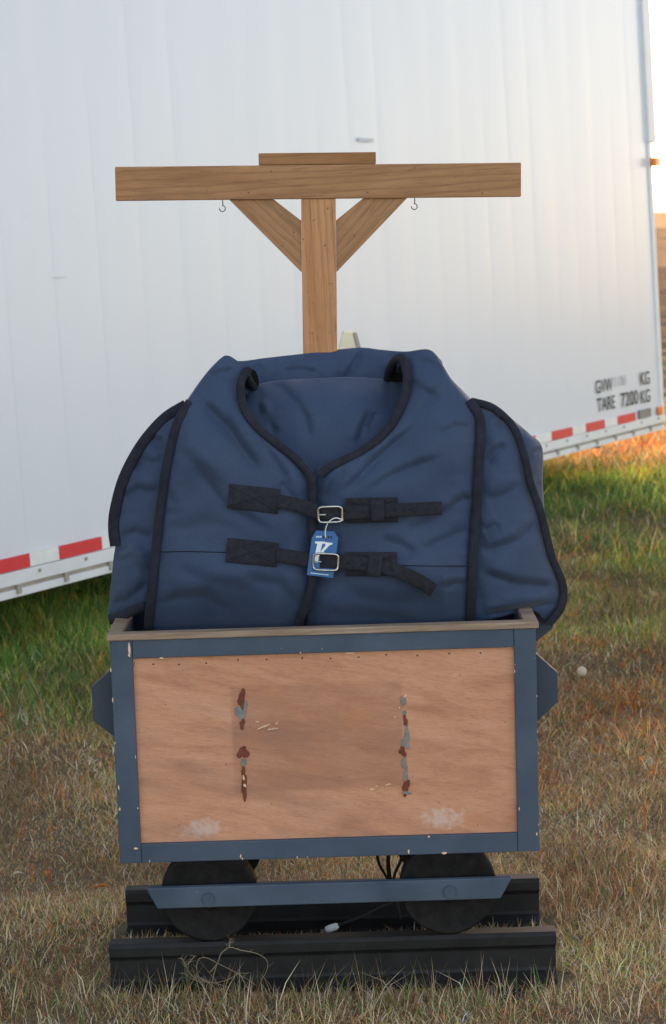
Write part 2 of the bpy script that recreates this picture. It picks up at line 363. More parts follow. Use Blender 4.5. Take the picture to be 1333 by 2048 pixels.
def side_bar(y, s):
    b = prism('side_bar', [(-.395, .268), (.389, .268), (.363, .222), (-.372, .222)], 'y', y, y+.016, PAINT, cart, .002)
    for x in (-.262, .2545):
        bm = bmesh.new(); bmesh.ops.create_cone(bm, cap_ends=True, segments=28, radius1=.014, radius2=.014, depth=.006)
        bmesh.ops.bevel(bm, geom=bm.edges[:], offset=.0015, segments=2, affect='EDGES')
        o = bm_obj('bolt_head', bm, PAINT, b, False); o.rotation_euler = (R(90), 0, 0); o.location = (x, y-.002 if s < 0 else y+.018, .2415)
side_bar(4.418-4.66, -1); side_bar(4.885-4.66, 1)
for x in WX:   # bearing blocks between box floor and axles
    for y in (YF+.075, YB-.10):
        box('bearing_block', x-.03, x+.03, y, y+.03, .225, Z0+.0035, WHEEL, cart, .002)
# old glue residue where a board was torn off
def blob(name, px, py, w, h, mat, seed, lift=.0035, ang=0):
    rr = random.Random(seed); n = 26; pts = []; ph = [rr.uniform(0, 6.28) for _ in range(3)]
    c = w1(px, py, 4.462); c = cart_inv @ c; k = c.z  # local
    for i in range(n):
        a = 2*math.pi*i/n; r_ = .92+.22*math.sin(2*a+ph[0])+.16*math.sin(3*a+ph[1])+.10*math.sin(5*a+ph[2])+.16*(rr.random()-.5)
        u = math.cos(a)*w*r_*.5/950; v = math.sin(a)*h*r_*.5/950
        pts.append((c.x+u*math.cos(ang)-v*math.sin(ang), c.z+u*math.sin(ang)+v*math.cos(ang)))
    prism(name, pts, 'y', YF+.0122-lift, YF+.0124, mat, cart, .0006)
bpy.context.view_layer.update(); cart_inv = cart.matrix_world.inverted()
for i, (x, y, w, h, m_) in enumerate([
    (484, 1398, 19, 28, 'r'), (484, 1422, 23, 36, 'g'), (485, 1448, 11, 18, 'r'),
    (487, 1505, 22, 24, 'r'), (488, 1524, 11, 16, 'g'), (488, 1548, 10, 34, 'r'), (489, 1575, 15, 36, 'r'),
    (807, 1402, 11, 18, 'g'), (809, 1426, 8, 12, 'g'), (811, 1441, 9, 20, 'r'), (814, 1464, 11, 36, 'g'), (811, 1486, 16, 20, 'g'),
    (806, 1503, 15, 18, 'r'), (809, 1526, 9, 26, 'g'), (812, 1550, 9, 30, 'g'), (812, 1575, 17, 26, 'r'), (813, 1585, 18, 6, 'g')]):
    blob('glue_residue', x, y, w*.95, h*1.3, GLUE_R if m_ == 'r' else GLUE_G, i, .002+.0015*random.random())
for i, (x, y, w, h, a) in enumerate([(528, 1453, 26, 4, .35), (515, 1443, 8, 3, .3), (554, 1446, 8, 3, .4), (550, 1457, 14, 3, .1), (540, 1458, 9, 2.5, .2), (744, 1578, 10, 5, .3),
    (776, 1569, 11, 3, .2), (753, 1572, 6, 3, .2), (790, 1434, 4, 3, 0), (799, 1415, 4, 3, 0), (811, 1391, 7, 5, 0), (490, 1570, 5, 9, 0), (488, 1555, 4, 12, .3), (263, 1330, 2.5, 14, -.3), (270, 1333, 2, 12, -.3)]):
    blob('torn_fibre', x, y, w, h, PALE, 60+i, .0045, a)
for i in range(12): blob('nail_head', 300+i*60+random.uniform(-8, 8), 1328-i*2.0+random.uniform(-3, 3), 4, 4, NAIL, 90+i, .001)
# paint chips down to the wood
def chip(px, py, w, h, seed):
    rr = random.Random(seed); c = cart_inv @ w1(px, py, 4.45)
    pts = [(c.x+math.cos(2*math.pi*i/9)*w/1900*(.6+.8*rr.random()), c.z+math.sin(2*math.pi*i/9)*h/1900*(.6+.8*rr.random())) for i in range(9)]
    prism('paint_chip', pts, 'y', YF-.0006, YF+.001, PALE, cart, 0)
for i, (x, y, w, h) in enumerate([(259, 1296, 4, 26), (259, 1310, 5, 8), (323, 1316, 8, 3), (240, 1618, 4, 7), (238, 1575, 2.5, 9), (482, 1713, 2.5, 8), (272, 1697, 9, 4), (858, 1673, 6, 4), (890, 1706, 12, 5), (1039, 1618, 2.5, 8), (1074, 1668, 3, 7), (222, 1340, 2.5, 9), (226, 1400, 2.5, 10), (818, 1703, 4, 10), (700, 1306, 20, 2)]): chip(x, y, w, h, i)
for i in range(13):
    t_ = random.random(); x, y = random.choice([(219+21*t_, 1285+440*t_), (1071+8*t_, 1260+440*t_), (262+16*t_, 1330+350*t_), (1029+11*t_, 1300+360*t_), (270+770*t_, 1316-25*t_), (250+820*t_, 1724-22*t_)])
    chip(x+random.uniform(-1, 2), y, random.uniform(1.5, 3), random.uniform(2, 6), 200+i)

# ------------------------------------------------------------------ track
track = empty('rail_track', (-.0085, 4.66, 0), (0, TILT, 0))
tag(track, 'short black track of two steel rails on ties under the mine cart', 'track')
def rail(y):
    p = [(-.045, .022), (.045, .022), (.045, .031), (.012, .044), (.009, .050), (.009, .092), (.013, .099), (.023, .104), (.024, .125), (.019, .1325), (-.019, .1325), (-.024, .125), (-.023, .104), (-.013, .099), (-.009, .092), (-.009, .050), (-.012, .044), (-.045, .031)]
    prism('rail', [(y+a, b) for a, b in p], 'x', -.4845, .4845, RAIL, track, .0012)
rail(4.475-4.66); rail(4.85-4.66)
for x in (-.385, .375):
    box('tie', x-.032, x+.032, 4.36-4.66, 4.965-4.66, -.045, .0215, TIE, track, .004)

# ------------------------------------------------------------------ T-shaped timber stand rising out of the cart
PY = 4.80; dz = .065
stand = empty('timber_stand', (-.0253, PY, .335))
tag(stand, 'bare timber T-shaped post with angled braces rising behind the blanket', 'post stand')
def wx(v): return v+.0253
zb = -.335
def sl(o): return o
box('post', -.038, .0385, -.019, .019, .0, 1.7183+zb, POST, stand, .002)
box('crossbeam', wx(-.4735), wx(.4233), -.0225, .0165, 1.7185+zb, 1.793+zb, BEAM, stand, .0025)
box('top_block', wx(-.1562), wx(.103), -.018, .045, 1.7935+zb, 1.8195+zb, BLOCK, stand, .0015)
def brace(s):
    xo = .0389; p = [(xo, 1.560), (xo, 1.673), (xo+.063, 1.7183), (xo+.163, 1.7183)]
    p = [(xo, 1.557), (xo, 1.671), (xo+.064, 1.7183) if False else (xo+.060, 1.7183), (xo+.158, 1.7183)]
    prism('brace', [(s*a, b+zb) for a, b in p], 'y', -.014, .014, BRACE_L if s < 0 else BRACE_R, stand, .0012)
    # thin bead along the lower edge of the brace
    d = .0055; q = [(xo, 1.557), (xo+.158, 1.7183), (xo+.158-.011, 1.7183), (xo, 1.557+.0115)]
    prism('brace_edge', [(s*a, b+zb) for a, b in q], 'y', -.0165, -.0138, BRACE_L if s < 0 else BRACE_R, stand, .0008)
brace(-1); brace(1)
for hx in (445, 829):
    c = w1(hx, 401, PY); x = c.x+.0253
    pts = [(x+.001, 0, 1.722+zb), (x+.001, 0, 1.706+zb)]
    for k in range(14):
        a = R(100-k*22); pts.append((x+.0062*math.cos(a)*-1 if False else x+.0065*math.cos(a), 0, 1.6995+zb+.0065*math.sin(a)))
    tube('screw_hook', pts, .0011, WIRE, stand, 8)

# ------------------------------------------------------------------ folded horse blanket
rug = empty('horse_blanket', (-.02, 4.64, .33))
tag(rug, 'folded navy blue horse blanket with black bindings and two buckled straps', 'blanket')
RUGO = np.array([-.02, 4.64, .33])
def seg_d(px, py, a, b):
    ax, ay = a; bx, by = b; vx, vy = bx-ax, by-ay; t = np.clip(((px-ax)*vx+(py-ay)*vy)/(vx*vx+vy*vy), 0, 1)
    return np.hypot(px-ax-t*vx, py-ay-t*vy), t
def creases(px, py, lst):
    "lst of (points, half width px, depth m): groove (>0, away from viewer) or ridge (<0) along a line fading at both ends"
    out = np.zeros_like(px, float)
    for pts, w, amp in lst:
        n = len(pts)-1; best = np.full_like(px, 1e9, dtype=float); fade = np.zeros_like(px, float); sgn = np.ones_like(px, float)
        for i in range(n):
            d, t = seg_d(px, py, pts[i], pts[i+1]); s = (i+t)/n; (ax, ay), (bx, by) = pts[i], pts[i+1]
            u = d < best; best = np.where(u, d, best); fade = np.where(u, np.clip(np.minimum(s, 1-s)*4+.05, 0, 1), fade)
            sgn = np.where(u, np.sign((bx-ax)*(py-ay)-(by-ay)*(px-ax)), sgn)
        fade = fade*fade*(3-2*fade); q = best/(w*.8)
        up = sgn if pts[-1][0] >= pts[0][0] else -sgn            # cloth above the line overhangs, cloth below is tucked
        out += 1.0*amp*fade*(.5*np.exp(-(q*1.15)**2)+.48*up*np.tanh(q*1.7)*np.exp(-(q/2.9)**2))
    return out
LW = [([(400, 795), (455, 850), (529, 950)], 15, .018), ([(388, 915), (420, 965), (455, 1010), (555, 1066)], 17, .014), ([(340, 880), (400, 930), (470, 985)], 20, .007),
      ([(300, 1212), (360, 1190), (412, 1188), (470, 1224)], 16, .012), ([(415, 752), (440, 742), (470, 738)], 9, .008), ([(560, 960), (595, 1000)], 12, .008), ([(330, 1060), (420, 1040), (500, 1060)], 22, .006),
      ([(480, 1150), (560, 1165), (610, 1215)], 18, .009), ([(520, 870), (560, 930), (590, 985)], 14, .009), ([(350, 1130), (420, 1160), (520, 1180)], 20, .007), ([(330, 960), (350, 1010)], 10, .006),
      ([(470, 790), (455, 830), (480, 880)], 14, .006)]
RW = [([(679, 990), (720, 950), (769, 900), (843, 837)], 13, .013), ([(726, 985), (780, 950), (827, 931), (890, 907)], 14, .011), ([(885, 1027), (910, 1005), (929, 993), (948, 998)], 9, .013),
      ([(810, 1062), (860, 1040), (910, 1012)], 14, .008), ([(880, 1176), (910, 1165), (945, 1162)], 9, .010), ([(815, 758), (850, 780), (885, 800)], 14, .009), ([(640, 1000), (670, 960), (690, 930)], 12, .009),
      ([(840, 1100), (880, 1080), (945, 1050)], 14, .009), ([(690, 1180), (780, 1200), (900, 1190)], 20, .009), ([(760, 1075), (800, 1085), (840, 1110)], 14, .009), ([(870, 870), (910, 850), (945, 850)], 12, .007),
      ([(830, 720), (860, 722), (890, 742)], 10, .010), ([(640, 1225), (740, 1228), (850, 1240)], 16, .008), ([(780, 870), (850, 800), (880, 760)], 16, .006)]
def S(px, py):
    "front surface of the folded chest panels (depth in metres)"
    r_ = (px-632)/330; t = np.clip((1020-py)/310, 0, 2); b = np.clip((py-1150)/100, 0, 2)
    y = 4.505+.035*r_**2+.075*t**2+.045*b**2
    y = y-.022*np.exp(-((px-440)/80)**2-((py-1150)/55)**2)-.020*np.exp(-((px-820)/100)**2-((py-1140)/60)**2)-.018*np.exp(-((px-400)/60)**2-((py-900)/70)**2)-.018*np.exp(-((px-890)/60)**2-((py-880)/80)**2)-.012*np.exp(-((px-520)/70)**2-((py-1045)/40)**2)-.014*np.exp(-((px-740)/90)**2-((py-970)/35)**2)
    y = y+.009*(N1(px/95, py/95)-.5)+.0025*(N2(px/32+3, py/32)-.5)
    return y
def SL(px, py): return S(px, py)-.004+creases(px, py, LW)
def SR(px, py): return S(px, py)+.003+creases(px, py, RW)
def coons(B, T, Lc, Rc, nu, nv):
    B, T, Lc, Rc = spline(B, nu), spline(T, nu), spline(Lc, nv), spline(Rc, nv)
    u = np.linspace(0, 1, nu)[None, :, None]; v = np.linspace(0, 1, nv)[:, None, None]
    P = (1-v)*B[None]+v*T[None]+(1-u)*Lc[:, None]+u*Rc[:, None]-((1-u)*(1-v)*B[0]+u*(1-v)*B[-1]+(1-u)*v*T[0]+u*v*T[-1])
    return P
def cloth(name, P, depth, edge=(1, 1, 1, 0), edge_px=58, edge_d=.026, ret=0., ret_drop=.06, thick=.012, mat=FAB):
    "surface over photo-measured outline P at depth(px,py); edges given pinch back; 'ret' rolls the top edge backward"
    nv, nu = P.shape[:2]; px, py = P[..., 0], P[..., 1]; Y = depth(px, py)
    def dist(axis, end):
        e = P[:, :1] if (axis, end) == (1, 0) else P[:, -1:] if axis == 1 else P[:1] if end == 0 else P[-1:]
        return np.linalg.norm(P-e, axis=-1)
    for on, (ax, en) in zip(edge, ((1, 0), (1, 1), (0, 0), (0, 1))):
        if on:
            d_ = dist(ax, en); q = np.clip(1-d_/edge_px, 0, 1); Y = Y+edge_d*on*q*q
            q2 = np.clip(1-d_/70, 0, 1)*np.clip(d_/18, 0, 1); al = py if ax == 1 else px
            Y = Y+.006*q2*(N3(al/13+en*50, d_/60+ax*9)-.5)      # puckers where the tape gathers the cloth
    V = W(px, py, Y)
    if ret:
        rows = []; 
        for k in range(1, 11):
            a = k/10*R(100); row = V[-1].copy(); row[:, 1] += ret*math.sin(a); row[:, 2] -= ret_drop*(1-math.cos(a))+.05*ret*math.sin(a); rows.append(row)
        V = np.concatenate([V, np.array(rows)], 0); nv = V.shape[0]
    V = V.reshape(-1, 3)-RUGO
    i = (np.arange(nv-1)[:, None]*nu+np.arange(nu-1)[None]).ravel()
    o = mesh_obj(name, V, np.stack([i, i+1, i+nu+1, i+nu], -1).tolist(), mat, rug, True)
    if thick:
        md = o.modifiers.new('thickness', 'SOLIDIFY'); md.thickness = thick; md.offset = -1
    return o
def ribbon(name, pts, width, depth, mat, off=.004, thick=.005, n=None, parent=None, flat=False, wend=None):
    "tape lying on the surface depth(px,py): closed section, width in photo px"
    L_ = sum(math.dist(a, b) for a, b in zip(pts, pts[1:])); n = n or max(6, int(L_/7))
    C = spline(pts, n) if len(pts) > 2 else np.linspace(pts[0], pts[1], n)
    T = np.gradient(C, axis=0); T /= np.linalg.norm(T, axis=1)[:, None]; Nn = np.stack([-T[:, 1], T[:, 0]], -1)
    wid = np.full(n, width, float) if wend is None else np.linspace(width, wend, n)
    prof = [(-.5, .3), (-.46, .9), (-.25, 1), (0, 1.0), (.25, 1), (.46, .9), (.5, .3), (.44, -.6), (0, -.6), (-.44, -.6)] if flat else [(-.5, 0), (-.4, .62), (-.2, .95), (0, 1.02), (.2, .95), (.4, .62), (.5, 0), (.35, -.8), (0, -1), (-.35, -.8)]
    V = []; m_ = len(prof); Fc = []
    Yc = depth(C[:, 0], C[:, 1])
    for a, d in prof:
        q = C+Nn*(a*wid)[:, None]
        Yq = .35*Yc+.65*depth(q[:, 0], q[:, 1])
        V.append(W(q[:, 0], q[:, 1], Yq-off-d*thick))
    V = np.stack(V, 1).reshape(-1, 3)-RUGO
    for i in range(n-1):
        for k in range(m_): Fc.append((i*m_+k, i*m_+(k+1) % m_, (i+1)*m_+(k+1) % m_, (i+1)*m_+k))
    Fc.append(tuple(range(m_))); Fc.append(tuple((n-1)*m_+k for k in range(m_))[::-1])
    o = mesh_obj(name, V, Fc, mat, parent or rug, True); o.modifiers.new('edge', 'EDGE_SPLIT').split_angle = R(50); return o

# outlines surveyed from the photograph
left_edge = [(284, 1300), (288, 1255), (300, 1130), (312, 1020), (325, 930), (345, 850), (372, 803)]
neck_l = [(632, 955), (612, 925), (570, 893), (520, 853), (492, 815), (482, 775), (487, 748), (497, 737)]
center_l = [(596, 1300), (604, 1248), (626, 1185), (632, 1130), (631, 1010), (633, 965)]
right_edge = [(941, 1300), (944, 1245), (951, 1100), (960, 960), (965, 860), (960, 828), (940, 795)]
neck_r = [(634, 945), (652, 928), (720, 898), (770, 855), (800, 800), (810, 755), (803, 722), (798, 716)]
center_r = [(612, 1300), (618, 1200), (630, 1130), (632, 1000), (634, 945)]
P_left = coons([(284, 1300), (440, 1300), (596, 1300)], [(372, 803), (410, 750), (440, 718), (456, 711), (476, 722), (497, 737)], left_edge, center_l[:-1]+[(632, 957)]+neck_l[1:], 150, 190)
P_right = coons([(612, 1300), (780, 1300), (941, 1300)], [(798, 716), (825, 703), (860, 700), (880, 722), (903, 757), (940, 795)], center_r[:-1]+neck_r, right_edge, 150, 190)
cloth('chest_panel', P_right, SR, (1.2, .8, 0, .5), ret=.10)
cloth('chest_panel', P_left, SL, (.8, 1.2, 0, .5), ret=.10)
# inner neck fold seen in the V
def SB(px, py):
    t = np.clip((830-py)/75, 0, 1.5); y = 4.585+.075*np.clip((970-py)/215, 0, 1.1)+.02*((px-645)/150)**2+.03*t**2-.012*np.exp(-((px-690)/90)**2-((py-850)/70)**2)
    return y+.006*(N2(px/40, py/40+5)-.5)+creases(px, py, [([(540, 765), (565, 773), (598, 804), (616, 837), (622, 890)], 13, .013), ([(713, 890), (723, 855), (742, 815)], 10, .009), ([(515, 800), (535, 840), (560, 870)], 12, .012),
        ([(735, 860), (752, 820)], 9, .006), ([(545, 860), (530, 830), (540, 800)], 11, -.009)])
cloth('inner_fold', coons([(470, 990), (640, 1000), (800, 985)], [(500, 773), (540, 763), (600, 758), (700, 754), (760, 757), (808, 757)], [(470, 990), (480, 880), (500, 773)], [(800, 985), (820, 870), (808, 757)], 110, 90), SB, (0, 0, 0, .9), ret=.035, ret_drop=.04, thick=.008)
# rear roll along the top
def SC(px, py):
    t = np.clip((745-py)/50, 0, 1.2); return 4.752+.014*t**2+.004*(N1(px/30, py/30)-.5)+creases(px, py, [([(690, 762), (705, 730), (722, 697)], 11, .016), ([(560, 742), (600, 735), (640, 745)], 10, .006), ([(770, 750), (790, 715), (815, 702)], 10, .014), ([(500, 745), (520, 725)], 9, .008)])
cloth('rear_fold', coons([(440, 830), (650, 830), (900, 830)], [(452, 714), (480, 722), (530, 716), (600, 708), (660, 701), (720, 695), (760, 699), (810, 703), (858, 699), (884, 722)], [(440, 830), (445, 770), (452, 714)], [(900, 830), (895, 770), (884, 722)], 130, 50), SC, (0, 0, 0, .8), ret=.025, ret_drop=.04, thick=.006)
# side flaps
def SFL(px, py):
    return 4.60+.05*np.clip((330-px)/110, -.5, 1.3)**2+.05*np.clip((1000-py)/200, 0, 1.2)**2-.02*np.exp(-((px-265)/40)**2-((py-1150)/70)**2)+.008*(N1(px/40+4, py/40)-.5)+creases(px, py, [
        ([(235, 1075), (270, 1060), (310, 1075)], 14, .012), ([(232, 1115), (265, 1095), (300, 1110)], 12, -.008), ([(240, 1000), (275, 975), (320, 985)], 14, .012), ([(262, 940), (290, 915), (318, 930)], 12, .011), ([(300, 870), (320, 880), (330, 905)], 12, .012),
        ([(222, 1205), (255, 1195), (300, 1160)], 14, .013), ([(280, 1150), (262, 1110), (250, 1090)], 12, .009)])
cloth('side_flap', coons([(216, 1240), (262, 1224), (325, 1216)], [(352, 824), (370, 812), (400, 800)], [(216, 1240), (219, 1205), (227, 1120), (232, 1085), (232, 1040), (247, 965), (285, 885), (322, 843), (352, 824)], [(325, 1216), (335, 1100), (350, 950), (380, 860), (400, 800)], 70, 150), SFL, (.7, 0, .6, .4), ret=.06)
flap_l = [(233, 1092), (229, 1060), (232, 1020), (250, 955), (285, 890), (330, 838), (374, 810)]
ribbon('binding', [(x-1, y) for x, y in flap_l], 23, lambda a, b: SFL(a, b)+.01, BIND, .0, .006)
ribbon('binding', [(218, 1240), (240, 1234), (264, 1222), (290, 1212)], 20, lambda a, b: SFL(a, b)+.004, BIND, .0, .008)
def SFR(px, py):
    return 4.575+.035*np.clip((px-965)/110, -.5, 1.5)**2+.05*np.clip((960-py)/150, 0, 1.2)**2-.02*np.exp(-((px-1025)/50)**2-((py-1110)/80)**2)+.008*(N1(px/40+8, py/40)-.5)+creases(px, py, [
        ([(966, 930), (985, 905), (1010, 882)], 11, .016), ([(962, 1102), (1000, 1090), (1035, 1077), (1082, 1032)], 13, .014), ([(962, 1142), (1030, 1163), (1116, 1172)], 12, .016), ([(962, 1228), (1030, 1217), (1125, 1200)], 9, .020),
        ([(970, 1000), (1010, 985), (1050, 960)], 14, .010), ([(985, 860), (1000, 840), (1015, 832)], 9, .010), ([(1000, 1195), (1050, 1190), (1100, 1185)], 12, -.006), ([(965, 1060), (1000, 1045)], 12, .008)])
flap_r = [(1098, 1249), (1124, 1212), (1126, 1168), (1104, 1112), (1082, 1025), (1062, 968), (1049, 912), (1028, 856), (988, 817), (945, 803)]
cloth('side_flap', coons([(950, 1246), (1000, 1235), (1050, 1223), (1072, 1225), (1086, 1239), (1098, 1250)], [(915, 800), (930, 800), (945, 801)], [(950, 1246), (940, 1100), (935, 950), (925, 850), (915, 800)], flap_r, 90, 150), SFR, (0, 1.0, .6, .3), ret=.05)
ribbon('binding', flap_r, 16, lambda a, b: SFR(a, b)+.008, BIND, .0, .006)
def SRB(px, py): return 4.70+.05*np.clip((920-py)/90, 0, 1)**2+.06*np.clip((px-1050)/45, 0, 1)**2+creases(px, py, [([(1040, 930), (1065, 905), (1086, 892)], 7, .014), ([(1060, 985), (1080, 960)], 8, .008)])
cloth('back_fold', coons([(960, 1180), (1030, 1185), (1088, 1180)], [(960, 806), (995, 814), (1035, 846)], [(960, 1180), (955, 1000), (960, 806)], [(1088, 1180), (1090, 1040), (1086, 965), (1085, 895), (1060, 868), (1035, 846)], 50, 90), SRB, (0, .8, 0, .4), ret=.08)
# bindings on the chest panels
ribbon('binding', [(x+9, y) for x, y in left_edge], 19, SL, BIND, -.004, .006)
ribbon('binding', [(x-3, y+(6 if y < 810 else 0)) for x, y in right_edge], 20, SR, BIND, -.004, .006)
nl = center_l[:-1]+[(633, 957)]+neck_l[1:]
ribbon('binding', [(x-6, y+4 if y > 740 else y) for x, y in center_l[:-1]]+[(624, 962), (606, 932)]+[(x-1, y+6) for x, y in neck_l[2:]], 17, SL, BIND, -.005, .006)
ribbon('binding', [(640, 950), (656, 936), (721, 905), (776, 859), (806, 803), (815, 757), (809, 726), (800, 713)], 18, SR, BIND, -.005, .006)
# collar edges turning over to the back
for pts, y0, y1 in (([(497, 741), (493, 748), (499, 762), (508, 776)], 4.60, 4.70), ([(799, 716), (790, 722), (780, 738), (775, 758)], 4.60, 4.72)):
    pp = spline(pts, 12); ys = np.linspace(y0, y1, 12)
    tube('binding', [Vector((W(a, b, y)-RUGO).tolist()) for (a, b), y in zip(pp, ys)], [.009]*12, BIND, rug, 10)
# near-black patches painted in as the shade inside the two collar openings
def SLN(px, py): return 4.705+0*px
cloth('collar_shade_patch', coons([(496, 782), (506, 783), (517, 778)], [(490, 742), (500, 737), (512, 742)], [(496, 782), (490, 762), (490, 742)], [(517, 778), (518, 760), (512, 742)], 12, 14), SLN, (0, 0, 0, 0), thick=.004, mat=HOLLOW)
cloth('collar_shade_patch', coons([(772, 762), (790, 764), (816, 764)], [(786, 724), (796, 715), (810, 720)], [(772, 762), (777, 742), (786, 724)], [(816, 764), (818, 742), (810, 720)], 12, 14), SLN, (0, 0, 0, 0), thick=.004, mat=HOLLOW)
# seam stitching lines
ribbon('seam', [(314, 1104), (380, 1103), (455, 1105)], 2.0, SL, STITCH, .0008, .0006, parent=rug)
ribbon('seam', [(795, 1131), (870, 1132), (944, 1132)], 2.0, SR, STITCH, .0008, .0006, parent=rug)
# straps
def flatS(px, py): return S(px, py)
def strap_patch(pts, w):
    o = ribbon('strap_patch', pts, w, flatS, WEB, .010, .004, n=14, flat=True)
    (xa, ya), (xb, yb) = pts; h = w/2-6
    for a, b in (((xa+6, ya-h), (xb-6, yb+h)), ((xa+6, ya+h), (xb-6, yb-h))):
        ribbon('cross_stitch', [a, b], 1.6, flatS, STITCH, .0142, .0006, n=12, parent=o)
    return o
strap_patch([(457, 992), (559, 1003)], 50); strap_patch([(453, 1100), (556, 1110)], 49)
strap_patch([(692, 1021), (796, 1019)], 50); strap_patch([(692, 1128), (795, 1128)], 48)
ribbon('strap', [(556, 1002), (600, 1011), (634, 1024), (660, 1028)], 28, flatS, WEB, .016, .0025, flat=True)
s1 = ribbon('strap', [(645, 1027), (690, 1026), (745, 1023), (800, 1020), (884, 1016)], 27, flatS, WEB, .022, .0025, flat=True)
ribbon('strap', [(553, 1110), (600, 1117), (655, 1124)], 29, flatS, WEB, .016, .0025, flat=True)
s2 = ribbon('strap', [(640, 1123), (690, 1125), (745, 1131), (790, 1141), (835, 1160), (868, 1181)], 28, flatS, WEB, .024, .0025, flat=True)
ribbon('strap_keeper', [(743, 1022), (769, 1021)], 42, flatS, WEB, .027, .003, n=8, flat=True)
ribbon('strap_keeper', [(737, 1130), (764, 1134)], 42, flatS, WEB, .029, .003, n=8, flat=True)
for st, pts in ((s1, [(697, 1024), (727, 1024), (789, 1020), (820, 1019)]), (s2, [(698, 1126), (725, 1129), (785, 1139)])):
    for x, y in pts: ribbon('eyelet', [(x-2.2, y), (x+2.2, y)], 4.5, flatS, STITCH, .0258 if st is s1 else .0278, .0008, n=4, parent=st)
def buckle(cx, cy, w, h, ang, off):
    pts = []; ca, sa = math.cos(ang), math.sin(ang)
    n = 48; yy = float(S(np.array([cx]), np.array([cy]))[0])-off
    for i in range(n+1):
        a = 2*math.pi*i/n; c, s = math.cos(a), math.sin(a); e = .38
        x = abs(c)**e*math.copysign(w/2, c); y = abs(s)**e*math.copysign(h/2, s)
        pts.append(Vector((W(cx+x*ca-y*sa, cy+x*sa+y*ca, yy-.004*(1-(2*x/w)**2))-RUGO).tolist()))
    V, Fc = tube_verts(pts, .0026, 8); Fc = Fc[:-2]; b = mesh_obj('buckle', V, Fc, STEEL, rug, True)
    tube('prong', [Vector((W(cx-w/2*ca, cy-w/2*sa, yy-.004)-RUGO).tolist()), Vector((W(cx-w*.18*ca, cy-w*.18*sa, yy-.0045)-RUGO).tolist())], .0017, STEEL, b, 8)
    return b
buckle(661, 1029, 48, 31, R(-2), .029); buckle(652, 1124, 50, 33, R(2), .033)
# hidden bulk of the folded layers
bm = bmesh.new(); bmesh.ops.create_cube(bm, size=1); bmesh.ops.subdivide_edges(bm, edges=bm.edges[:], cuts=6, use_grid_fill=True)
for v in bm.verts:
    x, y, z = v.co*2; k = 1/max(1e-6, (abs(x)**6+abs(y)**6+abs(z)**6)**(1/6)); x *= k; y *= k; z *= k
    taper = 1-.32*max(0, z)**2
    v.co = (x*.37*taper, .045+y*.085, .44+z*.435)
bm_obj('folded_core', bm, FAB, rug, True)

# ------------------------------------------------------------------ hang tag on the upper buckle
tg = empty('hang_tag', tuple(w1(645, 1156, 4.47))); tag(tg, 'blue card hang tag with white K tied to the upper buckle', 'tag')
TGO = np.array(tg.location)
SY = float(S(np.array([645.]), np.array([1105.]))[0])-.0245
def tpoly(name, poly, lift, th, mat, parent=None):
    n = len(poly); A = [Vector((W(x, y, SY-lift-th)-TGO).tolist()) for x, y in poly]; B = [Vector((W(x, y, SY-lift)-TGO).tolist()) for x, y in poly]
    Fc = [tuple(range(n)), tuple(range(n, 2*n))[::-1]]+[(i, n+i, n+(i+1) % n, (i+1) % n) for i in range(n)]
    return mesh_obj(name, A+B, Fc, mat, parent or tg)
card = tpoly('card', [(624, 1076), (633, 1061), (669, 1063), (677, 1076), (667, 1156), (614, 1150)], 0, .0008, TAGB)
def K(x, y): return (x, y)
tpoly('printed_letter', [(631, 1083), (650, 1083), (650, 1087), (645, 1088), (641, 1104), (652, 1090), (649, 1087), (650, 1084), (666, 1086), (665, 1089), (659, 1091), (648, 1103), (656, 1124), (645, 1123), (641, 1110), (638, 1113), (636, 1126), (627, 1125), (635, 1088), (630, 1086)], .0008, .0003, WHITE, card)
for i in range(3): tpoly('print_mark', [(633+4*i, 1072), (635.6+4*i, 1072), (635.4+4*i, 1075), (632.8+4*i, 1075)], .0008, .0003, WHITE, card)
for i in range(4): tpoly('print_mark', [(646+5*i, 1072), (649.4+5*i, 1072.4), (649.2+5*i, 1077), (645.8+5*i, 1076.6)], .0008, .0003, INK, card)
for i in range(11): tpoly('print_mark', [(622+3.3*i, 1145+.35*i), (624.2+3.3*i, 1145.2+.35*i), (624+3.3*i, 1147.4+.35*i), (621.8+3.3*i, 1147.2+.35*i)], .0008, .0003, WHITE, card)
sp = spline([(687, 1040, .006), (672, 1036, .010), (660, 1042, .010), (653, 1053, .006), (651, 1066, .003), (652, 1076, .0025)], 24)
tube('string', [Vector((W(a, b, SY-c)-TGO).tolist()) for a, b, c in sp], .0013, STRING, tg, 8)

# ------------------------------------------------------------------ power cord lying under the cart
cord = empty('power_cord', tuple(w1(664, 1856, 4.60))); tag(cord, 'black power cord with white plug lying between the rails', 'cord')
CO = np.array(cord.location)
def cpt(x, y, Y): return Vector((W(x, y, Y)-CO).tolist())
cp = spline([(752, 1700, 4.70), (760, 1730, 4.70), (776, 1758, 4.70), (790, 1782, 4.68), (786, 1802, 4.65), (760, 1814, 4.62), (725, 1832, 4.61), (700, 1842, 4.60), (676, 1851, 4.60)], 60)
tube('cable', [cpt(*p) for p in cp], .0034, RUBBER, cord, 8)
cp = spline([(778, 1700, 4.705), (777, 1730, 4.70), (781, 1760, 4.70), (792, 1800, 4.70), (800, 1838, 4.70)], 30)
tube('cable', [cpt(*p) for p in cp], .005, RUBBER, cord, 8)
cp = spline([(806, 1700, 4.70), (802, 1722, 4.69), (791, 1745, 4.69), (786, 1775, 4.69)], 24)
tube('cable', [cpt(*p) for p in cp], .0034, RUBBER, cord, 8)
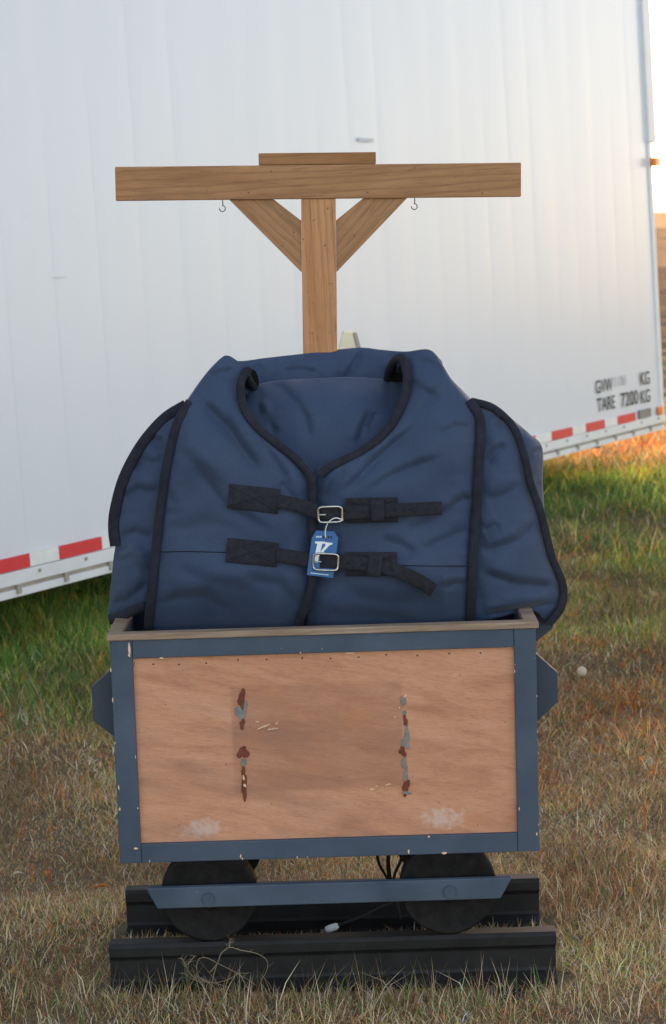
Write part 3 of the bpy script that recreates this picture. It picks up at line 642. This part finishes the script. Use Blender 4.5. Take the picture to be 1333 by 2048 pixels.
pl = tube('plug', [cpt(677, 1850.5, 4.60), cpt(672, 1853, 4.60), cpt(660, 1857, 4.60), cpt(652, 1860, 4.60)], [.005, .0085, .0085, .007], STRING, cord, 10)
for d in (-2, 2): tube('prong', [cpt(652, 1860+d, 4.60), cpt(642, 1863.5+d, 4.60)], .0012, STEEL, pl, 6)

# ------------------------------------------------------------------ trailer
TD = Vector((.49, .872, 0)).normalized(); TE = Vector((2.165, 13.90, 0)); LEAN = R(-3.6)
yaw = math.atan2(TD.y, TD.x)
PIV = .27
trailer = empty('semi_trailer', (TE.x, TE.y, PIV), (0, 0, 0))
Mrot = Matrix.Rotation(yaw, 4, 'Z') @ Matrix.Rotation(LEAN, 4, 'X')
trailer.rotation_euler = Mrot.to_euler()
tag(trailer, 'white box trailer with red reflective tape along its lower edge', 'trailer')
MW = Matrix.Translation(trailer.location) @ Mrot; MI = MW.inverted()
def TP(px, py):
    "photo pixel -> (x, z) on the trailer's side plane"
    d = MI.to_3x3() @ Vector([float(k) for k in ray(px, py)]); o = MI @ Vector((0, 0, CH)); t = -o.y/d.y; q = o+d*t; return q.x, q.z
TL, TH, TWD = 13.6, 3.75, 2.5
def panel_mesh(w, z0, z1, seed):
    rr = random.Random(seed); nx, nz = 9, 13; V = []; Fc = []
    a, b, c = rr.uniform(-.0015, .0015), rr.uniform(-.0012, .0012), rr.uniform(0, 6)
    for j in range(nz):
        for i in range(nx):
            u = i/(nx-1); v = j/(nz-1); bul = .0005*(1-(2*u-1)**2)+a*(u-.5)*math.sin(v*5+c)+b*math.sin(v*9+c)
            V.append((-w/2+u*w, -.004-bul if 0 < i < nx-1 else -.0037, z0+(z1-z0)*v))
    for j in range(nz-1):
        for i in range(nx-1): k = j*nx+i; Fc.append((k, k+1, k+nx+1, k+nx))
    me = bpy.data.meshes.new('side_panel'); me.from_pydata(V, [], Fc); me.materials.append(TRAIL); me.polygons.foreach_set('use_smooth', [True]*len(me.polygons)); return me
pw = .305; pm = [panel_mesh(pw-.0006, .082, TH-.10, k) for k in range(6)]
n_p = int((TL-.10)/pw)
for k in range(n_p):
    o = link('side_panel', pm[(k*5) % 6], TRAIL, trailer); o.location = (-.055-pw/2-k*pw, .006, 0)
box('body_shell', -TL, -.03, .010, TWD, .03, TH-.02, TRAIL, trailer, .01)
box('top_rail', -TL, -.005, -.014, .06, TH-.10, TH+.02, TRIM, trailer, .006)
box('roof', -TL+.02, -.02, .061, TWD-.01, TH-.019, TH+.01, TRIM, trailer, .006)
box('corner_post', -.053, .012, -.010, .10, .085, TH-.101, TRIM, trailer, .008)
x_, zc = TP(1300, 286); box('corner_cap', -.058, .075, -.022, .12, zc, TH-.102, TRIM, trailer, .006)
box('bottom_rail', -TL, .005, -.012, .009, .047, .0995, TRIM, trailer, .003)
box('lower_flange', -TL, .005, -.006, .20, .0, .030, TRIM, trailer, .003)
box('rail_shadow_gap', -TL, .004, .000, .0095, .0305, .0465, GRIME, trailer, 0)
pm_tape = {}
def tape(x0, x1, z0, z1, mat, name='tape_strip', d=.0135): return box(name, min(x0, x1), max(x0, x1), -d, -.0065 if d < .012 else -.0055, z0, z1, mat, trailer, 0)
zt0, zt1 = .1035, .1545
def strip(pxa, pxb, pya, pyb): xa = TP(pxa, pya)[0]; xb = TP(pxb, pyb)[0]; return xa, xb
known = [strip(a, b, c, d) for a, b, c, d in ((1231.7, 1267.7, 840.5, 833), (1168.5, 1206, 855.5, 848.5), (1100, 1141.5, 871, 862))]
kl = [strip(114.2, 198.2, 1105.5, 1085.2), strip(-30, 54, 1140, 1119.5)]
reds = list(known); x = known[-1][0]-.23
while x-.27 > kl[0][1]+.2: reds.append((x-.27, x)); x -= .50
reds += kl; x = kl[-1][0]-.2
while x > -TL+.4: reds.append((x-.28, x)); x -= .48
for a, b in reds: tape(a, b, zt0, zt1, RED)
rs = sorted(reds, reverse=True)
for (a, b), (c, d) in zip(rs, rs[1:]): tape(d+.004, a-.004, zt0, zt1, WTAPE)
xa = TP(1276, 827)[0]; xb = TP(1299, 823)[0]; tape(xa, xb, zt0+.002, zt1+.006, GREYP, 'decal')
for nm, (px, py), hw, hh in (('marker_light', (1316, 821), .036, .028), ('marker_light', (1296.5, 324), .045, .028)):
    xx, zz = TP(px, py)
    if py < 500: xx = .006
    box(nm, xx-hw, xx+hw, -.022 if py > 500 else -.05, -.0125, zz-hh, zz+hh, AMBER, trailer, .006)
bolt = None
bm = bmesh.new(); bmesh.ops.create_cone(bm, cap_ends=True, segments=10, radius1=.0085, radius2=.006, depth=.008)
bme = bpy.data.meshes.new('bolt'); bm.to_mesh(bme); bm.free(); bme.materials.append(GRIME)
for k in range(26):
    o = link('bolt', bme, GRIME, trailer); o.rotation_euler = (R(90), 0, 0); o.location = (-.12-k*.30, -.015, .082)
# hangers and cross-members poking under the rail
cmm = None
for k in range(26):
    o = box('rail_bracket', -.012, .012, -.014, -.003, .012, .048, GRIME, trailer, 0) if cmm is None else link('rail_bracket', cmm, GRIME, trailer)
    cmm = o.data; o.location.x = -.25-k*.30
for k in range(14): box('cross_member', -.6-k*.9, -.55-k*.9, .22, TWD-.05, -.06, .029, DARK, trailer, 0)
# running gear, out of sight behind the skirt and to the near end
for xw in (-12.3, -11.1):
    for yw in (.12, .42, 1.95, 2.25):
        bm = bmesh.new(); bmesh.ops.create_cone(bm, cap_ends=True, segments=32, radius1=.44, radius2=.44, depth=.24)
        bmesh.ops.bevel(bm, geom=bm.edges[:], offset=.03, segments=3, affect='EDGES')
        o = bm_obj('wheel', bm, RUBBER, trailer, False); o.rotation_euler = (R(90), 0, 0); o.location = (xw, yw+.1, .17-.44*.0-.045+math.sin(LEAN)*0)
xl = TP(640, 1000)[0]
for yl in (.5, 2.0): box('landing_leg', xl-.06, xl+.06, yl-.06, yl+.06, -.32-yl*.0, .03, DARK, trailer, .005)
# stencilled weights
def text(body, px0, px1, pyb, pyt, mat):
    cu = bpy.data.curves.new('t', 'FONT'); cu.body = body; cu.size = 1; cu.offset = .006
    tmp = bpy.data.objects.new('t', cu); COL.objects.link(tmp); bpy.context.view_layer.update()
    me = bpy.data.meshes.new_from_object(tmp.evaluated_get(bpy.context.evaluated_depsgraph_get())); bpy.data.objects.remove(tmp); bpy.data.curves.remove(cu)
    co = np.zeros(len(me.vertices)*3); me.vertices.foreach_get('co', co); co = co.reshape(-1, 3)
    x0, zb_ = TP(px0, pyb); x1, _ = TP(px1, pyb); _, zt_ = TP(px0, pyt)
    u = (co[:, 0]-co[:, 0].min())/np.ptp(co[:, 0]); v = (co[:, 1]-co[:, 1].min())/np.ptp(co[:, 1])
    new = np.stack([x0+u*(x1-x0), np.full(len(co), -.0068), zb_+v*(zt_-zb_)], -1)
    me.vertices.foreach_set('co', new.ravel()); me.materials.clear(); me.materials.append(mat); me.update()
    return link('lettering', me, None, trailer)
text('GVW', 1191, 1225, 788, 761, TEXTM); text('1178', 1229, 1252, 774, 754, GHOST); text('KG', 1280, 1299, 771.5, 745, TEXTM)
text('TARE', 1194, 1230, 824, 797, TEXTM); text('7200', 1242, 1276, 815, 786, TEXTM); text('KG', 1281, 1300, 808, 781, TEXTM)
# small scuffs on the side
for (a, b, c, d) in ((715, 745, 283, 277), (104, 132, 556, 553)):
    x0, z0 = TP(a, c); x1, z1 = TP(b, d); box('scuff', x0, x1, -.0066, -.0058, min(z0, z1), max(z0, z1), SCUFF, trailer, 0)

# ------------------------------------------------------------------ cream tapered post between cart and trailer
cb = w1(694, 662, 6.4)
cp_ = empty('garden_marker', (cb.x, 6.4, 0)); tag(cp_, 'cream tapered wooden marker peeking up behind the blanket', 'marker post')
hz = cb.z
prism('marker_body', [(-.36, 0.0), (.36, 0.0), (.018, hz), (-.012, hz)], 'y', -.03, .03, CREAM, cp_, .004)
prism('marker_edge', [(.361, 0.0), (.385, 0.0), (.030, hz-.004), (.019, hz-.004)], 'y', -.034, .02, GRIME, cp_, .001)

# ------------------------------------------------------------------ grass
def blades(name, X, Y, h, w, lean, colr, mat, label, cat):
    n = len(X); az = rng.random(n)*2*math.pi; fa = rng.random(n)*2*math.pi
    Z = gz(X, Y)-.004
    dx, dy = np.cos(az), np.sin(az); sx, sy = np.cos(fa)*w/2, np.sin(fa)*w/2
    b = np.stack([X, Y, Z], -1)
    e1 = R(82)-lean*R(55)*rng.random(n)**.7; e1 = np.clip(e1, R(8), R(88)); e2 = e1-lean*R(60)*rng.random(n)
    def step(p, e, l): return p+np.stack([dx*np.cos(e)*l, dy*np.cos(e)*l, np.sin(e)*l], -1)
    mid = step(b, e1, h*.5); tip = step(mid, e2, h*.55); tip[:, 2] = np.maximum(tip[:, 2], Z+.004)
    s = np.stack([sx, sy, 0*sx], -1)
    V = np.stack([b-s, b+s, mid+s*.8, mid-s*.8, tip], 1).reshape(-1, 3)
    me = bpy.data.meshes.new(name); me.vertices.add(5*n); me.vertices.foreach_set('co', V.ravel())
    i = np.arange(n)*5
    loops = np.stack([i, i+1, i+2, i+3, i+3, i+2, i+4], -1).ravel()
    me.loops.add(7*n); me.loops.foreach_set('vertex_index', loops)
    me.polygons.add(2*n); st = np.stack([np.arange(n)*7, np.arange(n)*7+4], -1).ravel()
    me.polygons.foreach_set('loop_start', st)
    me.update(calc_edges=True); me.validate()
    at = me.color_attributes.new('blade_colour', 'FLOAT_COLOR', 'POINT')
    at.data.foreach_set('color', np.repeat(np.c_[colr, np.ones(n)], 5, axis=0).ravel().astype(np.float32))
    o = link(name, me, mat); tag(o, label, cat, kind='stuff'); return o
gm = M('grass_blades', .75, .2); ca = gm.n.new('ShaderNodeVertexColor'); ca.layer_name = 'blade_colour'; gm.color(ca.outputs[0])
tr = gm.n.new('ShaderNodeBsdfTranslucent'); gm.L(ca.outputs[0], tr.inputs[0]); ms = gm.n.new('ShaderNodeMixShader'); ms.inputs[0].default_value = .3
gm.L(gm.b.outputs[0], ms.inputs[1]); gm.L(tr.outputs[0], ms.inputs[2]); gm.L(ms.outputs[0], gm.n['Material Output'].inputs[0])
GRASS = gm.m
PAL = np.array([lin(*c)[:3] for c in ((184, 158, 118), (152, 120, 88), (124, 102, 78), (90, 122, 58), (122, 148, 66), (64, 92, 48), (214, 124, 44), (180, 84, 46), (226, 210, 178), (198, 174, 84))])
# tan, brown, grey-brown, green, light green, dark green, orange, rust, straw, yellow
def scatter(n, ya, yb, margin=.6, p=1.0):
    Y = ya+(yb-ya)*rng.random(n*2)**p; hw = Y*.157+margin; X = (rng.random(n*2)*2-1)*hw
    k = rng.random(n*2) < hw/hw.max(); return X[k][:n], Y[k][:n]
def zone(X, Y):
    n = len(X); c1 = N1(X*1.3, Y*.9); c2 = N2(X*3.1+7, Y*2.4); c3 = N3(X*.7+3, Y*.8); c4 = N4(X*5, Y*4)
    left = np.clip((.1-X)/.7, 0, 1)
    gl_ = np.clip((Y-6.5)/1.0, 0, 1)*(.72+.5*(c1-.4)); gr_ = np.clip((Y-7.2)/1.0, 0, 1)*(.40+.9*(c1-.5))+np.exp(-((Y-12.4)/1.9)**2)*.62
    green = left*gl_+(1-left)*gr_+.55*(c2-.45)+.02*np.clip(5.2-Y, 0, 1)-.10*np.exp(-((Y-5.6)/.9)**2); green = np.clip(green, .08, .97)*np.clip((15.6-Y)/1.2, .15, 1)
    orange = np.clip(.02+.30*np.clip((c4-.58)*4, 0, 1)*np.clip((Y-5.0)/1.0, 0, 1)*(1-.6*green)+.5*np.clip((Y-14.1)/1.0, 0, 1)*np.clip((18.5-Y)/1.5, .25, 1)+.38*np.exp(-((X-1.25)/.45)**2-((Y-7.0)/.7)**2), 0, .9)
    r = rng.random(n); r2 = rng.random(n)
    idx = np.zeros(n, int)
    dry = rng.choice([0, 1, 2, 8, 7], n, p=[.32, .31, .28, .07, .02]); gr = rng.choice([3, 4, 5, 9], n, p=[.40, .22, .30, .08]); gy_ = rng.choice([3, 4, 9, 0], n, p=[.28, .30, .30, .12])
    gr = np.where((X > .1) & (rng.random(n) < .8*np.exp(-((Y-9.3)/1.3)**2)), gy_, gr)
    org = rng.choice([6, 7, 9, 0], n, p=[.45, .20, .20, .15])
    idx = np.where(r < green, gr, dry); idx = np.where(r2 < orange, org, idx)
    col = PAL[idx]*(.65+.7*rng.random(n))[:, None]*(.7+.6*c3)[:, None]*(.6+.8*c2)[:, None]*(1.27+.25*np.clip(6.8-Y, 0, 1))[:, None]  # last factor paints nearer blades brighter to lift the dim foreground
    return np.clip(col, .004, .9), green, orange
def sow(name, n, ya, yb, hm, wm, label, margin=.6, keep=None):
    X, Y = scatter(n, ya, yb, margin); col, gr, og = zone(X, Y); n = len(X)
    cl = N2(X*4, Y*4); h = hm*(.35+.9*rng.random(n))*(.5+cl)*(1+.5*gr); w = wm*(.6+.8*rng.random(n)); lean = np.clip(rng.normal(1.0, .35, n)*(1.15-.45*gr), .1, 1.5)
    ins = (abs(X) < .56) & (abs(Y-4.66) < .20); h = np.where(ins, np.minimum(h, .05), h)
    onr = (abs(X) < .52) & ((abs(Y-4.475) < .05) | (abs(Y-4.85) < .05)); k = ~onr
    return blades(name, X[k], Y[k], h[k], w[k], lean[k], col[k], GRASS, label, 'grass')
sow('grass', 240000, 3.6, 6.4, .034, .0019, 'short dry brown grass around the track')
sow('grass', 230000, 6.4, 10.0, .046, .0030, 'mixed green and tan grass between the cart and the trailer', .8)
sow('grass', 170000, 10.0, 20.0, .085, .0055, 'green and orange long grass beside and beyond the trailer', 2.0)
# tall straw stalks in front of the rails and around
def stalks(n, ya, yb, hm, wm, label, cols, ln=.5):
    X, Y = scatter(n, ya, yb, .3); k = ~((abs(X) < .55) & (Y > 4.40) & (Y < 5.0)); X, Y = X[k], Y[k]; n = len(X)
    col = PAL[rng.choice(cols, n)]*(.7+.5*rng.random(n))[:, None]
    return blades('straw_stalks', X, Y, hm*(.4+.8*rng.random(n)), wm*(.7+.6*rng.random(n)), np.clip(rng.normal(ln, .35, n), .05, 1.5), col, GRASS, label, 'grass')
stalks(4200, 3.7, 5.2, .072, .0018, 'pale straw stalks standing along the front of the rails', [8, 8, 0, 0, 4, 7])
stalks(9000, 3.7, 9.5, .055, .0030, 'dead straw litter lying matted over the lawn', [8, 0, 0, 1, 2, 1], 1.35)
stalks(900, 4.26, 4.40, .10, .0020, 'tall dry stems crossing the base of the front rail', [8, 0, 1, 3, 2], .45)
stalks(700, 5.2, 8.5, .09, .0035, 'straw stalks and orange leaves in the grass behind the cart', [8, 0, 6, 6, 4, 9, 7])

# ------------------------------------------------------------------ dry sprig lying against the front rail
sprig = empty('dried_weed', tuple(w1(455, 1990, 4.37))); tag(sprig, 'curled pale dried weed sprig against the front rail', 'dried weed')
SO = np.array(sprig.location)
def z7(p): return [(180+x/2.666, 1660+y/2.666) for x, y in p]
lines = [[(740, 840), (680, 820), (600, 800), (570, 750), (580, 690), (620, 680), (680, 710), (760, 750), (830, 790), (890, 830)],
         [(640, 760), (680, 712), (700, 660), (745, 625), (800, 640), (880, 655), (930, 680), (950, 710), (940, 760), (915, 810), (930, 890)],
         [(590, 790), (650, 815), (730, 800), (800, 765), (840, 765)], [(640, 900), (600, 830), (540, 770), (500, 700), (480, 680)], [(800, 770), (840, 840), (885, 920)], [(745, 625), (748, 580)], [(700, 880), (640, 820), (560, 800), (490, 760)], [(520, 720), (560, 670)]]
for i, l in enumerate(lines):
    q = spline(z7(l), 26); ys = 4.375+.03*(N1(q[:, 0]/60+i*3, q[:, 1]/60)-.5)-.01*(i % 3)
    pts = [Vector((W(a, b, y)-SO).tolist()) for (a, b), y in zip(q, ys)]
    Vv, Ff = tube_verts(pts, np.linspace(.0011, .0005, 26), 5)
    for j in range(2, 25):
        for _ in range(2 if i in (3, 6) else (j % 3 == 0)):
            a = random.uniform(0, 6.28); b = Vector((math.cos(a)*.010, random.uniform(-.006, .006), abs(math.sin(a))*.010-.002))*random.uniform(.5, 1.3)
            v2, f2 = tube_verts([pts[j], pts[j]+b*.6, pts[j]+b+Vector((.002, 0, .002))], [.0004, .00035, .0002], 4); k0 = len(Vv); Vv += v2; Ff += [tuple(k0+t for t in f) for f in f2]
    mesh_obj('stem', Vv, Ff, bpy.data.materials.get('dry_stem') or simple('dry_stem', lin(142, 128, 108), .8, .2, var=.4), sprig, True)

# ------------------------------------------------------------------ dandelion seed head and fallen leaves
db = w1(1164, 1343, 7.7); dd = empty('dandelion', (db.x, 7.7, 0)); tag(dd, 'pale dandelion seed head standing in the tan grass', 'flower')
tube('stem', [(0.01, 0, -.01), (.004, 0, db.z*.6), (0, 0, db.z)], .0016, simple('stem_green', lin(120, 124, 80), .7, .3), dd, 6)
Vv, Ff = [], []
for i in range(220):
    z = 1-2*(i+.5)/220; a = i*2.39996; r_ = math.sqrt(1-z*z); d = Vector((r_*math.cos(a), r_*math.sin(a), z)); c = Vector((0, 0, db.z)); t = d.orthogonal().normalized(); u = d.cross(t)
    e = c+d*.014
    for k in range(6):
        w_ = 2*math.pi*k/6; f = e+d*.004+(t*math.cos(w_)+u*math.sin(w_))*.005; f2 = e+d*.004+(t*math.cos(w_+.7)+u*math.sin(w_+.7))*.005; k0 = len(Vv); Vv += [e, f, f2]; Ff.append((k0, k0+1, k0+2))
mesh_obj('seed_head', Vv, Ff, simple('seed_fluff', lin(236, 218, 196), .9, .1), dd)
def leaf(px, py, size, mat, label, ang):
    d = ray(px, py); t = (.016-CH)/float(d[2]); x, y = float(d[0])*t, float(d[1])*t; z = float(gz(x, y))+.014
    n = 9; V = []; Fc = []
    for i in range(n):
        u = i/(n-1); w_ = size*.26*math.sin(math.pi*min(1, u*.93+.05))**.8; cu = .10*size*math.sin(u*3)
        for s in (-1, -.4, 0, .4, 1): V.append(((u-.5)*size, s*w_, cu+abs(s)*w_*.7+.0005))
    for i in range(n-1):
        for k in range(4): Fc.append((i*5+k, i*5+k+1, i*5+k+6, i*5+k+5))
    o = mesh_obj('fallen_leaf', V, Fc, mat, None, True); o.location = (x, y, z); o.rotation_euler = (random.uniform(-.3, .3), random.uniform(-.3, .3), ang)
    o.modifiers.new('thickness', 'SOLIDIFY').thickness = .0008; tag(o, label, 'leaf'); return o
LO = simple('orange_leaf', lin(190, 112, 50), .7, .3, var=.2); LP = simple('pale_leaf', lin(186, 170, 142), .8, .2, var=.2); LY = simple('yellow_brown_leaf', lin(168, 128, 58), .7, .3, var=.3)
leaf(35, 1745, .036, LP, 'pale curled dry leaf lying alone on brown grass', .3)
leaf(22, 1962, .040, LY, 'yellow-brown folded leaf in the dry grass before the track', 1.9)
leaf(205, 1772, .040, LO, 'orange leaf lying beside the rear rail end', .1)
leaf(98, 1735, .034, LO, 'small orange leaf standing in grass near the pale curled leaf', 1.4)
leaf(1255, 1790, .036, LY, 'upright yellow leaf blade in grass right of the rails', 1.9)
leaf(1280, 1520, .045, LO, 'bright orange leaf among rust-coloured weeds', 1.7)
